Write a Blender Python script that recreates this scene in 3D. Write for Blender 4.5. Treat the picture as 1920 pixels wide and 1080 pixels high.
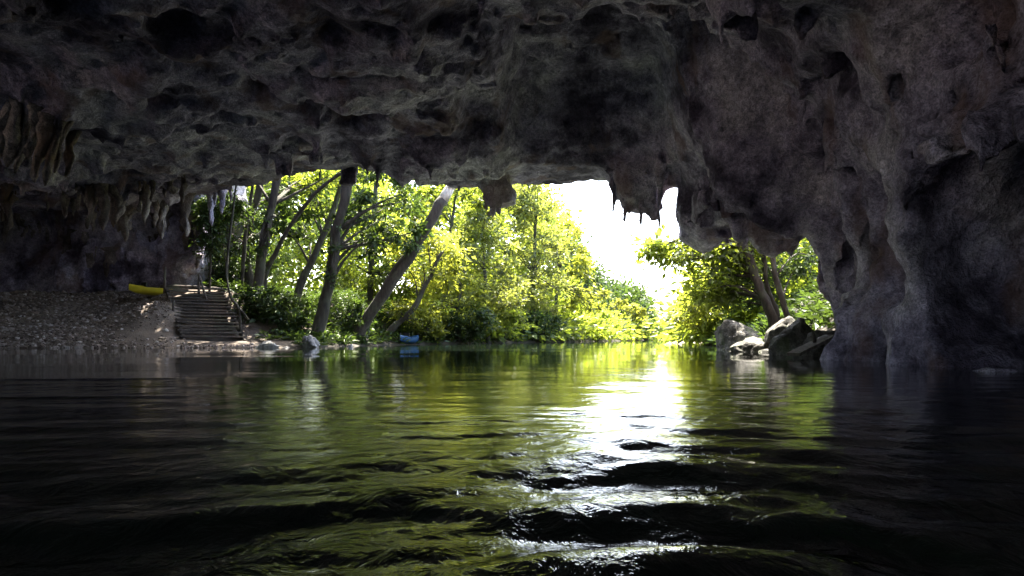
import bpy, math, random
import numpy as np
from mathutils import Vector

for o in list(bpy.data.objects):
    bpy.data.objects.remove(o)
S = bpy.context.scene
COL = S.collection

# ------------------------------------------------------------------ camera
CAM_H = 0.36
F = 1280.0          # focal length in photograph pixels
HOR = 630.0         # row of the horizon in the photograph
cam_d = bpy.data.cameras.new('camera')
cam_d.sensor_width = 36.0
cam_d.lens = 24.0
cam_d.shift_y = (HOR - 540.0) / 1920.0
cam_d.clip_start = 0.05
cam_d.clip_end = 6000.0
cam = bpy.data.objects.new('camera', cam_d)
cam.location = (0, 0, CAM_H)
cam.rotation_euler = (math.radians(90), 0, 0)
COL.objects.link(cam)
S.camera = cam

# ------------------------------------------------------------------ sky, sun, exposure
SUN_EL, SUN_AZ = math.radians(57), math.radians(10)      # azimuth clockwise from +Y
world = bpy.data.worlds.new('World')
S.world = world
world.use_nodes = True
wn = world.node_tree
wn.nodes.clear()
sky = wn.nodes.new('ShaderNodeTexSky')
sky.sky_type = 'NISHITA'
sky.sun_disc = False
sky.sun_elevation = SUN_EL
sky.sun_rotation = SUN_AZ
sky.air_density = 1.0
sky.dust_density = 3.0
sky.ozone_density = 1.0
bg = wn.nodes.new('ShaderNodeBackground')
bg.inputs['Strength'].default_value = 0.15
wo = wn.nodes.new('ShaderNodeOutputWorld')
wn.links.new(sky.outputs[0], bg.inputs[0])
wn.links.new(bg.outputs[0], wo.inputs[0])

sun_d = bpy.data.lights.new('sun', 'SUN')
sun_d.energy = 5.0
sun_d.angle = math.radians(0.5)
sun_d.color = (1.0, 0.93, 0.80)
sun = bpy.data.objects.new('sun', sun_d)
sdir = Vector((math.sin(SUN_AZ) * math.cos(SUN_EL), math.cos(SUN_AZ) * math.cos(SUN_EL), math.sin(SUN_EL)))
sun.rotation_euler = sdir.to_track_quat('Z', 'Y').to_euler()
sun.location = (0, 20, 40)
COL.objects.link(sun)

S.view_settings.view_transform = 'Standard'
S.view_settings.look = 'None'
S.view_settings.gamma = 1.0
S.view_settings.use_curve_mapping = False
S.view_settings.exposure = 3.1
S.cycles.use_denoising = True
try:
    S.cycles.denoiser = 'OPENIMAGEDENOISE'
except Exception:
    pass
S.cycles.max_bounces = 6
S.cycles.diffuse_bounces = 4
S.cycles.glossy_bounces = 2
S.cycles.transmission_bounces = 3
S.cycles.sample_clamp_indirect = 6.0

rng = np.random.default_rng(7)
random.seed(7)

# ------------------------------------------------------------------ helpers
def P(px, py, d):
    return np.array([(px - 960.0) / F * d, d, CAM_H + (HOR - py) / F * d])

def _h(ix, iy, iz, seed):
    n = (ix.astype(np.uint32) * np.uint32(374761393) + iy.astype(np.uint32) * np.uint32(668265263)
         + iz.astype(np.uint32) * np.uint32(2147483647) + np.uint32((seed * 974711 + 12345) & 0xffffffff))
    n = (n ^ (n >> np.uint32(13))) * np.uint32(1274126177)
    n = (n ^ (n >> np.uint32(16))) * np.uint32(2246822519)
    return (n ^ (n >> np.uint32(13))).astype(np.float32) * np.float32(2.0 / 4294967295.0) - np.float32(1)

def noise(x, y, z, seed=0):
    x = np.asarray(x, np.float32); y = np.asarray(y, np.float32); z = np.asarray(z, np.float32)
    fx, fy, fz = np.floor(x), np.floor(y), np.floor(z)
    ix, iy, iz = fx.astype(np.int64), fy.astype(np.int64), fz.astype(np.int64)
    u, v, w = x - fx, y - fy, z - fz
    u = u * u * u * (u * (u * 6 - 15) + 10)
    v = v * v * v * (v * (v * 6 - 15) + 10)
    w = w * w * w * (w * (w * 6 - 15) + 10)
    r = []
    for dz in (0, 1):
        a = []
        for dy in (0, 1):
            p = _h(ix, iy + dy, iz + dz, seed); q = _h(ix + 1, iy + dy, iz + dz, seed)
            a.append(p + (q - p) * u)
        r.append(a[0] + (a[1] - a[0]) * v)
    return r[0] + (r[1] - r[0]) * w

def fbm(x, y, z, octv=4, seed=0, gain=0.5):
    t = 0; a = 1.0; f = 1.0
    for o in range(octv):
        t = t + a * noise(x * f, y * f, z * f, seed + o * 17)
        a *= gain; f *= 2.03
    return t

def sstep(a, b, x):
    t = np.clip((x - a) / (b - a), 0, 1)
    return t * t * (3 - 2 * t)

def fast_mesh(name, verts, faces, smooth=True):
    """faces: (n,k) int array, all the same size, or a list of such arrays"""
    if not isinstance(faces, (list, tuple)):
        faces = [faces]
    faces = [np.asarray(f, np.int32) for f in faces if len(f)]
    me = bpy.data.meshes.new(name)
    verts = np.asarray(verts, np.float32)
    me.vertices.add(len(verts))
    me.vertices.foreach_set('co', verts.ravel())
    loops = np.concatenate([f.ravel() for f in faces])
    sizes = np.concatenate([np.full(len(f), f.shape[1], np.int32) for f in faces])
    starts = np.concatenate([[0], np.cumsum(sizes)[:-1]]).astype(np.int32)
    me.loops.add(len(loops))
    me.loops.foreach_set('vertex_index', loops)
    me.polygons.add(len(sizes))
    me.polygons.foreach_set('loop_start', starts)
    me.polygons.foreach_set('use_smooth', np.full(len(sizes), smooth, bool))
    me.update(calc_edges=True)
    me.validate()
    return me

def link(name, me, mat=None, parent=None, label=None, cat=None, group=None, kind=None):
    o = bpy.data.objects.new(name, me)
    COL.objects.link(o)
    if mat is not None and me is not None:
        me.materials.clear(); me.materials.append(mat)
    if parent is not None:
        o.parent = parent
    tag(o, label, cat, group, kind)
    return o

def tag(o, label=None, cat=None, group=None, kind=None):
    if label: o['label'] = label
    if cat: o['category'] = cat
    if group: o['group'] = group
    if kind: o['kind'] = kind

def empty(name, loc, label, cat, group=None, rz=0.0):
    o = bpy.data.objects.new(name, None)
    o.empty_display_size = 0.2
    o.location = loc
    o.rotation_euler = (0, 0, rz)
    COL.objects.link(o)
    tag(o, label, cat, group)
    return o

class MB:
    """collects verts and faces of one mesh"""
    def __init__(s): s.v = []; s.q = []; s.t = []; s.n = 0
    def add(s, v, q=None, t=None):
        v = np.asarray(v, np.float32).reshape(-1, 3)
        if q is not None and len(q): s.q.append(np.asarray(q, np.int32) + s.n)
        if t is not None and len(t): s.t.append(np.asarray(t, np.int32) + s.n)
        s.v.append(v); s.n += len(v)
    def mesh(s, name, smooth=True):
        f = []
        if s.q: f.append(np.concatenate(s.q))
        if s.t: f.append(np.concatenate(s.t))
        return fast_mesh(name, np.concatenate(s.v), f, smooth)
    def tube(s, pts, rad, seg=8, wob=0.0, seed=0):
        pts = np.asarray(pts, float); rad = np.asarray(rad, float)
        n = len(pts)
        d = np.gradient(pts, axis=0)
        d /= np.linalg.norm(d, axis=1)[:, None] + 1e-9
        ref = np.array([1.0, 0, 0]) if abs(d[0][0]) < 0.9 else np.array([0, 1.0, 0])
        a = np.arange(seg) / seg * 2 * math.pi
        vs = []
        for i in range(n):
            u = np.cross(d[i], ref); u /= np.linalg.norm(u) + 1e-9
            w = np.cross(u, d[i])
            r = rad[i] * np.ones(seg)
            if wob:
                ca = np.cos(a) * 1.3; sa = np.sin(a) * 1.3
                r = r * (1 + wob * noise(ca + seed, sa + i * 0.45, np.full(seg, seed * 3.1), seed))
            vs.append(pts[i] + np.cos(a)[:, None] * u * r[:, None] + np.sin(a)[:, None] * w * r[:, None])
        v = np.concatenate(vs + [pts[:1], pts[-1:]])
        q = []; t = []
        for i in range(n - 1):
            for k in range(seg):
                k2 = (k + 1) % seg
                q.append((i * seg + k, i * seg + k2, (i + 1) * seg + k2, (i + 1) * seg + k))
        for k in range(seg):
            k2 = (k + 1) % seg
            t.append((n * seg, k2, k)); t.append((n * seg + 1, (n - 1) * seg + k, (n - 1) * seg + k2))
        s.add(v, q, t)
    def box(s, c, sx, sy, sz, ax=None, ay=None, az=None):
        ax = np.array([1.0, 0, 0]) if ax is None else np.asarray(ax, float)
        ay = np.array([0, 1.0, 0]) if ay is None else np.asarray(ay, float)
        az = np.array([0, 0, 1.0]) if az is None else np.asarray(az, float)
        v = [np.asarray(c) + ax * sx * i / 2 + ay * sy * j / 2 + az * sz * k / 2 for k in (-1, 1) for j in (-1, 1) for i in (-1, 1)]
        s.add(v, [(0, 2, 3, 1), (4, 5, 7, 6), (0, 1, 5, 4), (2, 6, 7, 3), (0, 4, 6, 2), (1, 3, 7, 5)])

def smooth_path(pts, n):
    """Catmull-Rom through pts, n samples"""
    pts = np.asarray(pts, float)
    p = np.vstack([2 * pts[0] - pts[1], pts, 2 * pts[-1] - pts[-2]])
    out = []
    for t in np.linspace(0, len(pts) - 1 - 1e-6, n):
        i = int(t); f = t - i
        a, b, c, d = p[i], p[i + 1], p[i + 2], p[i + 3]
        out.append(0.5 * ((2 * b) + (-a + c) * f + (2 * a - 5 * b + 4 * c - d) * f * f + (-a + 3 * b - 3 * c + d) * f ** 3))
    return np.array(out)

# ------------------------------------------------------------------ materials
def mat_new(name):
    m = bpy.data.materials.new(name)
    m.use_nodes = True
    nt = m.node_tree
    return m, nt, nt.nodes['Principled BSDF'], nt.nodes['Material Output']

def ND(nt, typ, **kw):
    n = nt.nodes.new(typ)
    for k, v in kw.items():
        if k.startswith('i_'):
            key = k[2:]
            n.inputs[int(key) if key.isdigit() else key.replace('_', ' ')].default_value = v
        else:
            setattr(n, k, v)
    return n

def ramp(nt, fac, stops):
    r = nt.nodes.new('ShaderNodeValToRGB')
    e = r.color_ramp.elements
    e[0].position, e[0].color = stops[0][0], (*stops[0][1], 1)
    e[1].position, e[1].color = stops[-1][0], (*stops[-1][1], 1)
    for p, c in stops[1:-1]:
        x = e.new(p); x.color = (*c, 1)
    nt.links.new(fac, r.inputs[0])
    return r

def mixc(nt, fac, a, b, mode='MIX'):
    m = ND(nt, 'ShaderNodeMix', data_type='RGBA', blend_type=mode)
    for sock, val in ((m.inputs[0], fac), (m.inputs[6], a), (m.inputs[7], b)):
        if hasattr(val, 'links'): nt.links.new(val, sock)
        elif isinstance(val, (int, float)): sock.default_value = val
        else: sock.default_value = (*val, 1)
    return m.outputs[2]

def rock_material(name, dark, mid, pale, stain, bump=1.0, scale=1.0, rough=0.85):
    m, nt, bs, out = mat_new(name)
    tc = ND(nt, 'ShaderNodeTexCoord')
    mp = ND(nt, 'ShaderNodeMapping'); mp.inputs['Scale'].default_value = (scale,) * 3
    nt.links.new(tc.outputs['Object'], mp.inputs[0])
    V = mp.outputs[0]
    n1 = ND(nt, 'ShaderNodeTexNoise', i_Scale=0.42, i_Detail=5.0, i_Roughness=0.66); nt.links.new(V, n1.inputs[0])
    n2 = ND(nt, 'ShaderNodeTexNoise', i_Scale=3.1, i_Detail=5.0, i_Roughness=0.68); nt.links.new(V, n2.inputs[0])
    n3 = ND(nt, 'ShaderNodeTexNoise', i_Scale=14.0, i_Detail=3.0, i_Roughness=0.7); nt.links.new(V, n3.inputs[0])
    r1 = ramp(nt, n1.outputs[0], [(0.40, dark), (0.50, mid), (0.60, pale)])
    r2 = ramp(nt, n2.outputs[0], [(0.36, (0.42, 0.42, 0.43)), (0.62, (1.0, 1.0, 1.0))])
    c = mixc(nt, 0.85, r1.outputs[0], r2.outputs[0], 'MULTIPLY')
    r3 = ramp(nt, n3.outputs[0], [(0.38, (0.5, 0.5, 0.51)), (0.6, (1.0, 1.0, 1.0))])
    c = mixc(nt, 0.8, c, r3.outputs[0], 'MULTIPLY')
    n5 = ND(nt, 'ShaderNodeTexNoise', i_Scale=42.0, i_Detail=2.0, i_Roughness=0.6); nt.links.new(V, n5.inputs[0])
    r5 = ramp(nt, n5.outputs[0], [(0.38, (0.42, 0.42, 0.43)), (0.58, (1.0, 1.0, 1.0))])
    c = mixc(nt, 0.65, c, r5.outputs[0], 'MULTIPLY')
    wv = ND(nt, 'ShaderNodeMix', data_type='RGBA'); wv.inputs[0].default_value = 0.6
    nt.links.new(V, wv.inputs[6]); nt.links.new(n1.outputs[1], wv.inputs[7])
    cr = ND(nt, 'ShaderNodeTexVoronoi', feature='DISTANCE_TO_EDGE', i_Scale=1.5); nt.links.new(wv.outputs[2], cr.inputs['Vector'])
    crk = ramp(nt, cr.outputs['Distance'], [(0.0, (0.3, 0.3, 0.3)), (0.022, (1, 1, 1))])
    ckm = ramp(nt, n2.outputs[0], [(0.52, (0, 0, 0)), (0.60, (0.8, 0.8, 0.8))])
    c = mixc(nt, ckm.outputs[0], c, crk.outputs[0], 'MULTIPLY')
    # mineral and moss stains with outlines of their own
    mp2 = ND(nt, 'ShaderNodeMapping'); mp2.inputs['Scale'].default_value = (1, 1, 0.35)
    nt.links.new(V, mp2.inputs[0])
    n4 = ND(nt, 'ShaderNodeTexNoise', i_Scale=1.1, i_Detail=3.0, i_Roughness=0.6); nt.links.new(mp2.outputs[0], n4.inputs[0])
    s4 = ramp(nt, n4.outputs[0], [(0.55, (0, 0, 0)), (0.64, (1, 1, 1))])
    c = mixc(nt, s4.outputs[0], c, mixc(nt, 0.55, c, stain))
    nt.links.new(c, bs.inputs['Base Color'])
    bs.inputs['Roughness'].default_value = rough
    bs.inputs['Specular IOR Level'].default_value = 0.3
    # relief: pits and grain
    vo = ND(nt, 'ShaderNodeTexVoronoi', i_Scale=4.5, feature='F1'); nt.links.new(V, vo.inputs['Vector'])
    b1 = ND(nt, 'ShaderNodeBump', i_Strength=0.9 * bump, i_Distance=0.10); nt.links.new(n2.outputs[0], b1.inputs['Height'])
    b2 = ND(nt, 'ShaderNodeBump', i_Strength=0.6 * bump, i_Distance=0.06); nt.links.new(vo.outputs[0], b2.inputs['Height']); nt.links.new(b1.outputs[0], b2.inputs['Normal'])
    b3 = ND(nt, 'ShaderNodeBump', i_Strength=1.0 * bump, i_Distance=0.05); nt.links.new(n3.outputs[0], b3.inputs['Height']); nt.links.new(b2.outputs[0], b3.inputs['Normal'])
    nt.links.new(b3.outputs[0], bs.inputs['Normal'])
    return m

M_ROCK = rock_material('cave_limestone', (0.15, 0.13, 0.20), (0.64, 0.59, 0.78), (0.92, 0.88, 0.99), (0.20, 0.125, 0.10))
M_STAL = rock_material('dripstone', (0.16, 0.13, 0.12), (0.36, 0.31, 0.29), (0.58, 0.52, 0.49), (0.20, 0.13, 0.08), 0.7, 1.6)
M_BOULDER = rock_material('bank_boulder', (0.09, 0.085, 0.07), (0.23, 0.22, 0.19), (0.40, 0.39, 0.35), (0.07, 0.10, 0.03), 0.6, 2.2)
M_PALE = rock_material('pale_river_stone', (0.22, 0.22, 0.22), (0.42, 0.42, 0.41), (0.60, 0.60, 0.58), (0.25, 0.24, 0.18), 0.5, 3.0)

def leaf_material(name, c_dark, c_light, trans, tfac=0.55):
    m, nt, bs, out = mat_new(name)
    nt.nodes.remove(bs)
    at = ND(nt, 'ShaderNodeAttribute', attribute_name='tint')
    r = ramp(nt, at.outputs['Fac'], [(0.0, c_dark), (0.75, c_light), (1.0, tuple(min(1, x * 1.4) for x in c_light))])
    tr = ramp(nt, at.outputs['Fac'], [(0.0, tuple(x * 0.32 for x in trans)), (1.0, trans)])
    d = ND(nt, 'ShaderNodeBsdfDiffuse'); nt.links.new(r.outputs[0], d.inputs[0])
    t = ND(nt, 'ShaderNodeBsdfTranslucent'); nt.links.new(tr.outputs[0], t.inputs[0])
    g = ND(nt, 'ShaderNodeBsdfGlossy', i_Roughness=0.42); g.inputs[0].default_value = (0.6, 0.62, 0.55, 1)
    m1 = ND(nt, 'ShaderNodeMixShader', i_0=tfac); nt.links.new(d.outputs[0], m1.inputs[1]); nt.links.new(t.outputs[0], m1.inputs[2])
    m2 = ND(nt, 'ShaderNodeMixShader', i_0=0.05); nt.links.new(m1.outputs[0], m2.inputs[1]); nt.links.new(g.outputs[0], m2.inputs[2])
    nt.links.new(m2.outputs[0], out.inputs[0])
    return m

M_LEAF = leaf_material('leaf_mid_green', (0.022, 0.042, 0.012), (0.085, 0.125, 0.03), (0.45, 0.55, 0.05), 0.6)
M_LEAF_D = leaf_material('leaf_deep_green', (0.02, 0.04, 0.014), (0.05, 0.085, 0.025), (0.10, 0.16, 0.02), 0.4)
M_LEAF_Y = leaf_material('leaf_yellow_green', (0.06, 0.085, 0.015), (0.13, 0.16, 0.03), (0.62, 0.66, 0.07), 0.62)
M_LEAF_G = leaf_material('leaf_grey_green', (0.07, 0.085, 0.04), (0.15, 0.17, 0.08), (0.48, 0.54, 0.08), 0.6)  # grey-green leaf, lightened in place of the glare veiling these trees

def bark_material(name, a, b, scale=1.0):
    m, nt, bs, out = mat_new(name)
    tc = ND(nt, 'ShaderNodeTexCoord')
    mp = ND(nt, 'ShaderNodeMapping'); mp.inputs['Scale'].default_value = (scale * 5, scale * 5, scale * 0.9)
    nt.links.new(tc.outputs['Object'], mp.inputs[0])
    n = ND(nt, 'ShaderNodeTexNoise', i_Scale=2.0, i_Detail=8.0, i_Roughness=0.65); nt.links.new(mp.outputs[0], n.inputs[0])
    n2 = ND(nt, 'ShaderNodeTexNoise', i_Scale=1.6, i_Detail=4.0); nt.links.new(tc.outputs['Object'], n2.inputs[0])
    r = ramp(nt, n.outputs[0], [(0.35, a), (0.65, b)])
    li = ramp(nt, n2.outputs[0], [(0.52, (0, 0, 0)), (0.6, (1, 1, 1))])
    c = mixc(nt, li.outputs[0], r.outputs[0], mixc(nt, 0.5, r.outputs[0], (0.10, 0.11, 0.07)))
    nt.links.new(c, bs.inputs['Base Color'])
    bs.inputs['Roughness'].default_value = 0.9
    bu = ND(nt, 'ShaderNodeBump', i_Strength=0.8, i_Distance=0.04); nt.links.new(n.outputs[0], bu.inputs['Height'])
    nt.links.new(bu.outputs[0], bs.inputs['Normal'])
    return m
M_BARK = bark_material('bark_grey_brown', (0.022, 0.02, 0.014), (0.07, 0.06, 0.045))
M_BARK_D = bark_material('bark_dark', (0.025, 0.02, 0.016), (0.08, 0.065, 0.05))
M_DEAD = bark_material('bare_dead_wood', (0.45, 0.40, 0.32), (0.80, 0.74, 0.62))  # pale bare wood, brightened further to carry sunlight on the snapped top
M_WOOD = bark_material('weathered_plank', (0.05, 0.04, 0.033), (0.16, 0.13, 0.11), 1.5)

def plain(name, col, rough=0.5, var=0.25, scale=6.0):
    m, nt, bs, out = mat_new(name)
    tc = ND(nt, 'ShaderNodeTexCoord')
    n = ND(nt, 'ShaderNodeTexNoise', i_Scale=scale, i_Detail=5.0); nt.links.new(tc.outputs['Object'], n.inputs[0])
    r = ramp(nt, n.outputs[0], [(0.3, tuple(c * (1 - var) for c in col)), (0.7, col)])
    nt.links.new(r.outputs[0], bs.inputs['Base Color'])
    bs.inputs['Roughness'].default_value = rough
    return m
M_YELLOW = plain('yellow_hull', (0.62, 0.50, 0.02), 0.4)
M_BLUE = plain('blue_hull', (0.015, 0.075, 0.19), 0.45)
M_BLACK = plain('black_rubber', (0.02, 0.02, 0.022), 0.6)
M_GREYP = plain('grey_plastic', (0.42, 0.43, 0.46), 0.5)

# water
M_WATER, nt, bs, out = mat_new('river_water')
bs.inputs['Base Color'].default_value = (0.010, 0.016, 0.010, 1)
bs.inputs['Roughness'].default_value = 0.015
bs.inputs['IOR'].default_value = 1.333
tc = ND(nt, 'ShaderNodeTexCoord')
mpw = ND(nt, 'ShaderNodeMapping'); mpw.inputs['Scale'].default_value = (1.5, 1.1, 1.0); mpw.inputs['Rotation'].default_value = (0, 0, 0.25)
nt.links.new(tc.outputs['Object'], mpw.inputs[0])
w1 = ND(nt, 'ShaderNodeTexNoise', i_Scale=9.0, i_Detail=5.0, i_Roughness=0.55, i_Distortion=0.6); nt.links.new(mpw.outputs[0], w1.inputs[0])
ra = ND(nt, 'ShaderNodeAttribute', attribute_name='ripple')
rm = ND(nt, 'ShaderNodeMath', operation='MULTIPLY'); nt.links.new(w1.outputs[0], rm.inputs[0]); nt.links.new(ra.outputs['Fac'], rm.inputs[1])
bw = ND(nt, 'ShaderNodeBump', i_Strength=1.0, i_Distance=0.010); nt.links.new(rm.outputs[0], bw.inputs['Height'])
nt.links.new(bw.outputs[0], bs.inputs['Normal'])

# ------------------------------------------------------------------ ground sheet: riverbed, banks, beach
LB = np.array([(-24, -700), (-24, -12), (-23.5, 0), (-21, 15), (-17.5, 19.6), (-14.5, 20.6), (-11, 20.6), (-8.2, 20.8), (-6.5, 21.9), (-5.7, 24.5), (-5.0, 27),
               (-2.25, 32), (1.2, 38), (7.1, 48), (11.7, 60), (21.0, 100), (34.5, 160), (90, 420), (700, 3200)], float)
RB = np.array([(9.0, -700), (9.0, -12), (9.0, 8.3), (5.9, 11.5), (5.9, 16.0), (6.5, 20), (8.6, 30), (12.4, 45), (19.2, 70), (28, 105), (118, 420), (900, 3200)], float)

def seg_dist(x, y, poly):
    d = np.full(np.shape(x), 1e9)
    for (ax, ay), (bx, by) in zip(poly[:-1], poly[1:]):
        dx, dy = bx - ax, by - ay
        t = np.clip(((x - ax) * dx + (y - ay) * dy) / (dx * dx + dy * dy), 0, 1)
        d = np.minimum(d, np.hypot(x - ax - t * dx, y - ay - t * dy))
    return d

def bank(x, y):
    """signed distance into the land (positive on land)"""
    x = np.asarray(x, float); y = np.asarray(y, float)
    xl = np.interp(y, LB[:, 1], LB[:, 0]); xr = np.interp(y, RB[:, 1], RB[:, 0])
    dl = seg_dist(x, y, LB) * np.where(x < xl, 1, -1)
    dr = seg_dist(x, y, RB) * np.where(x > xr, 1, -1)
    return np.maximum(dl, dr)

def gh(x, y):
    x = np.asarray(x, float); y = np.asarray(y, float)
    b = bank(x, y)
    up = np.where(b < 5.0, b * 0.39, 1.95 + (b - 5.0) * 0.10)
    up = up * (1 - 0.60 * sstep(-12.6, -9.8, x) * sstep(26.0, 24.0, y) * sstep(-4, -7, x))
    xr = np.interp(y, RB[:, 1], RB[:, 0])
    up = np.where(x > xr, np.where(b < 1.2, b * 0.3, 0.36 + (b - 1.2) * 0.75), up)
    up = np.minimum(up, np.where(x > xr, 8.0, 5.0))
    z = np.where(b > 0, up, np.maximum(b * 0.45, -2.2))
    amp = np.clip(np.abs(b) * 0.3, 0, 1)
    z = z + amp * (0.22 * fbm(x * 0.35, y * 0.35, 0 * x, 3, 5) + 0.05 * noise(x * 2.1, y * 2.1, 0 * x, 9))
    z = z + 0.5 * np.exp(-((x + 12.0) / 1.1) ** 2 - ((y - 23.3) / 1.0) ** 2)
    z = z + 0.04 * noise(x * 0.9, y * 0.9, 0 * x, 3)
    return z

def graded(a, b, fine_a, fine_b, h, grow=1.12):
    c = list(np.arange(fine_a, fine_b + 1e-6, h))
    s = h; x = c[-1]
    while x < b:
        s *= grow; x += s; c.append(min(x, b))
    s = h; x = c[0]; lo = []
    while x > a:
        s *= grow; x -= s; lo.append(max(x, a))
    return np.array(lo[::-1] + c)

def grid_faces(nx, ny):
    i, j = np.meshgrid(np.arange(nx - 1), np.arange(ny - 1), indexing='ij')
    a = (i * ny + j).ravel()
    return np.stack([a, a + ny, a + ny + 1, a + 1], 1)

gx = graded(-1500, 1500, -22, 12, 0.16)
gy = graded(-600, 3000, 13, 34, 0.16)
GX, GY = np.meshgrid(gx, gy, indexing='ij')
GZ = gh(GX.ravel(), GY.ravel())
gme = fast_mesh('ground', np.stack([GX.ravel(), GY.ravel(), GZ], 1), grid_faces(len(gx), len(gy)))
M_GROUND, nt, bs, out = mat_new('bank_earth')
tc = ND(nt, 'ShaderNodeTexCoord')
n1 = ND(nt, 'ShaderNodeTexNoise', i_Scale=0.8, i_Detail=8.0, i_Roughness=0.65); nt.links.new(tc.outputs['Object'], n1.inputs[0])
n2 = ND(nt, 'ShaderNodeTexNoise', i_Scale=18.0, i_Detail=6.0, i_Roughness=0.7); nt.links.new(tc.outputs['Object'], n2.inputs[0])
r1 = ramp(nt, n1.outputs[0], [(0.35, (0.10, 0.075, 0.055)), (0.55, (0.20, 0.155, 0.12)), (0.7, (0.27, 0.22, 0.18))])
r2 = ramp(nt, n2.outputs[0], [(0.3, (0.5, 0.5, 0.5)), (0.65, (1, 1, 1))])
soil = ramp(nt, n1.outputs[0], [(0.35, (0.035, 0.03, 0.02)), (0.7, (0.09, 0.075, 0.05))])
sx_ = ND(nt, 'ShaderNodeSeparateXYZ'); nt.links.new(tc.outputs['Object'], sx_.inputs[0])
mr = ND(nt, 'ShaderNodeMapRange', i_1=-8.3, i_2=-6.8); nt.links.new(sx_.outputs[0], mr.inputs[0])
cc = mixc(nt, mr.outputs[0], r1.outputs[0], soil.outputs[0])
nt.links.new(mixc(nt, 0.8, cc, r2.outputs[0], 'MULTIPLY'), bs.inputs['Base Color'])
bs.inputs['Roughness'].default_value = 0.95
bu = ND(nt, 'ShaderNodeBump', i_Strength=0.7, i_Distance=0.05); nt.links.new(n2.outputs[0], bu.inputs['Height']); nt.links.new(bu.outputs[0], bs.inputs['Normal'])
link('ground', gme, M_GROUND, kind='structure')

# ------------------------------------------------------------------ river surface with real waves
wx = graded(-1500, 1500, -2.8, 2.8, 0.024, 1.045)
wy = graded(-600, 3000, 0.6, 4.2, 0.019, 1.035)
WX, WY = np.meshgrid(wx, wy, indexing='ij')
X, Y = WX.ravel(), WY.ravel()
R = np.hypot(X, Y)
near = np.exp(-(np.maximum(0, Y - 0.9) / 1.7) ** 2) * np.exp(-((X - 0.2) / 2.2) ** 2)
# boat wash running out in curved trains
wz = np.zeros_like(X)
warp = 0.35 * noise(X * 0.8, Y * 0.8, 0 * X, 41) + 0.12 * noise(X * 2.2, Y * 2.2, 0 * X, 42)
def train(cx, cy, lam, amp, ph, seed):
    r = np.hypot(X - cx, Y - cy) + warp * 0.5
    env = 0.75 + 0.35 * noise(X * 0.6, Y * 0.9, 0 * X, seed)
    s = np.sin(2 * np.pi * r / lam + ph)
    return amp * env * (s + 0.25 * np.cos(4 * np.pi * r / lam + 2 * ph))
wz += near * train(-0.4, -3.2, 0.46, 0.0135, 0.6, 50)
wz += near * train(1.8, -1.8, 0.36, 0.005, 1.9, 51)
mid = np.exp(-((R - 3.0) / 5.0) ** 2)
wz += mid * 0.003 * fbm(X * 1.5, Y * 2.6, 0 * X, 3, 60)
wz += (near + 0.12 * mid) * 0.0108 * fbm(X * 3.2 + warp * 3, Y * 6.0 + warp * 2, 0 * X, 3, 70, 0.5)
wz += np.exp(-R / 60) * 0.006 * noise(X * 0.35, Y * 0.7, 0 * X, 80)
# two long thin ripples drifting off to the left
wz += 0.006 * np.exp(-((Y - 6.0 - 0.10 * X) / 0.10) ** 2) * sstep(-2.0, -3.2, X) * sstep(-9, -7, X)
wz += 0.006 * np.exp(-((Y - 4.3 - 0.10 * X) / 0.07) ** 2) * sstep(-1.7, -2.3, X) * sstep(-6, -4.5, X)
wme = fast_mesh('river_water', np.stack([X, Y, wz], 1), grid_faces(len(wx), len(wy)))
at = wme.attributes.new('ripple', 'FLOAT', 'POINT')
at.data.foreach_set('value', (0.05 + 1.1 * near + 0.16 * mid).astype(np.float32))
link('river_water', wme, M_WATER, kind='structure')

# ------------------------------------------------------------------ cave rock: a solid carved as a field, meshed by surface nets
CP = [  # photograph column, row and distance of points on the roof
    (400, 372, 24.5), (455, 352, 22.8), (540, 334, 21.2), (640, 318, 20.4), (740, 317, 19.8), (850, 346, 19.0), (905, 362, 18.6),
    (965, 336, 18.6), (1050, 344, 18.5), (1135, 346, 18.4), (1165, 352, 17.9), (1320, 385, 17.0), (1440, 405, 15.8),
    (200, 300, 18), (80, 290, 19), (400, 250, 16), (500, 200, 15), (700, 190, 14.2), (300, 200, 14.5), (100, 100, 12), (400, 60, 11.5), (700, 60, 11),
    (840, 220, 15.2), (0, 0, 10), (850, 0, 10.5), (950, 200, 15.5), (1000, 100, 13), (1100, 200, 15.5), (1200, 300, 17), (1250, 330, 17.2),
    (1100, 0, 11), (1250, 200, 14.5), (1300, 60, 12), (1400, 190, 12.2), (1500, 150, 10), (1450, 60, 10), (1400, 350, 13.2), (1600, 50, 8)]
CPW = np.array([P(*c) for c in CP] + [(0, 4, 6.2), (0, -8, 5.2), (-12, 5, 5.6), (-20, 12, 4.8), (-20, 22, 4.9), (-15, 25.5, 5.2), (-20, -6, 5), (4, 0, 5.2), (5, -8, 4.8),
                                             (8, 10, 4.0), (9, 16, 3.0), (-14, 30, 5.5)])
def tps(r): return np.where(r > 1e-6, r * r * np.log(r + 1e-9), 0)
nC = len(CPW)
K = tps(np.hypot(CPW[:, None, 0] - CPW[None, :, 0], CPW[:, None, 1] - CPW[None, :, 1])) + np.eye(nC) * 0.6
Pm = np.hstack([np.ones((nC, 1)), CPW[:, :2]])
sol = np.linalg.solve(np.block([[K, Pm], [Pm.T, np.zeros((3, 3))]]), np.concatenate([CPW[:, 2], np.zeros(3)]))
def ceil_h(x, y):
    z = sol[nC] + sol[nC + 1] * x + sol[nC + 2] * y
    for i in range(nC):
        z = z + sol[i] * tps(np.hypot(x - CPW[i, 0], y - CPW[i, 1]))
    return np.clip(z, 2.2, 6.4)

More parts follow.
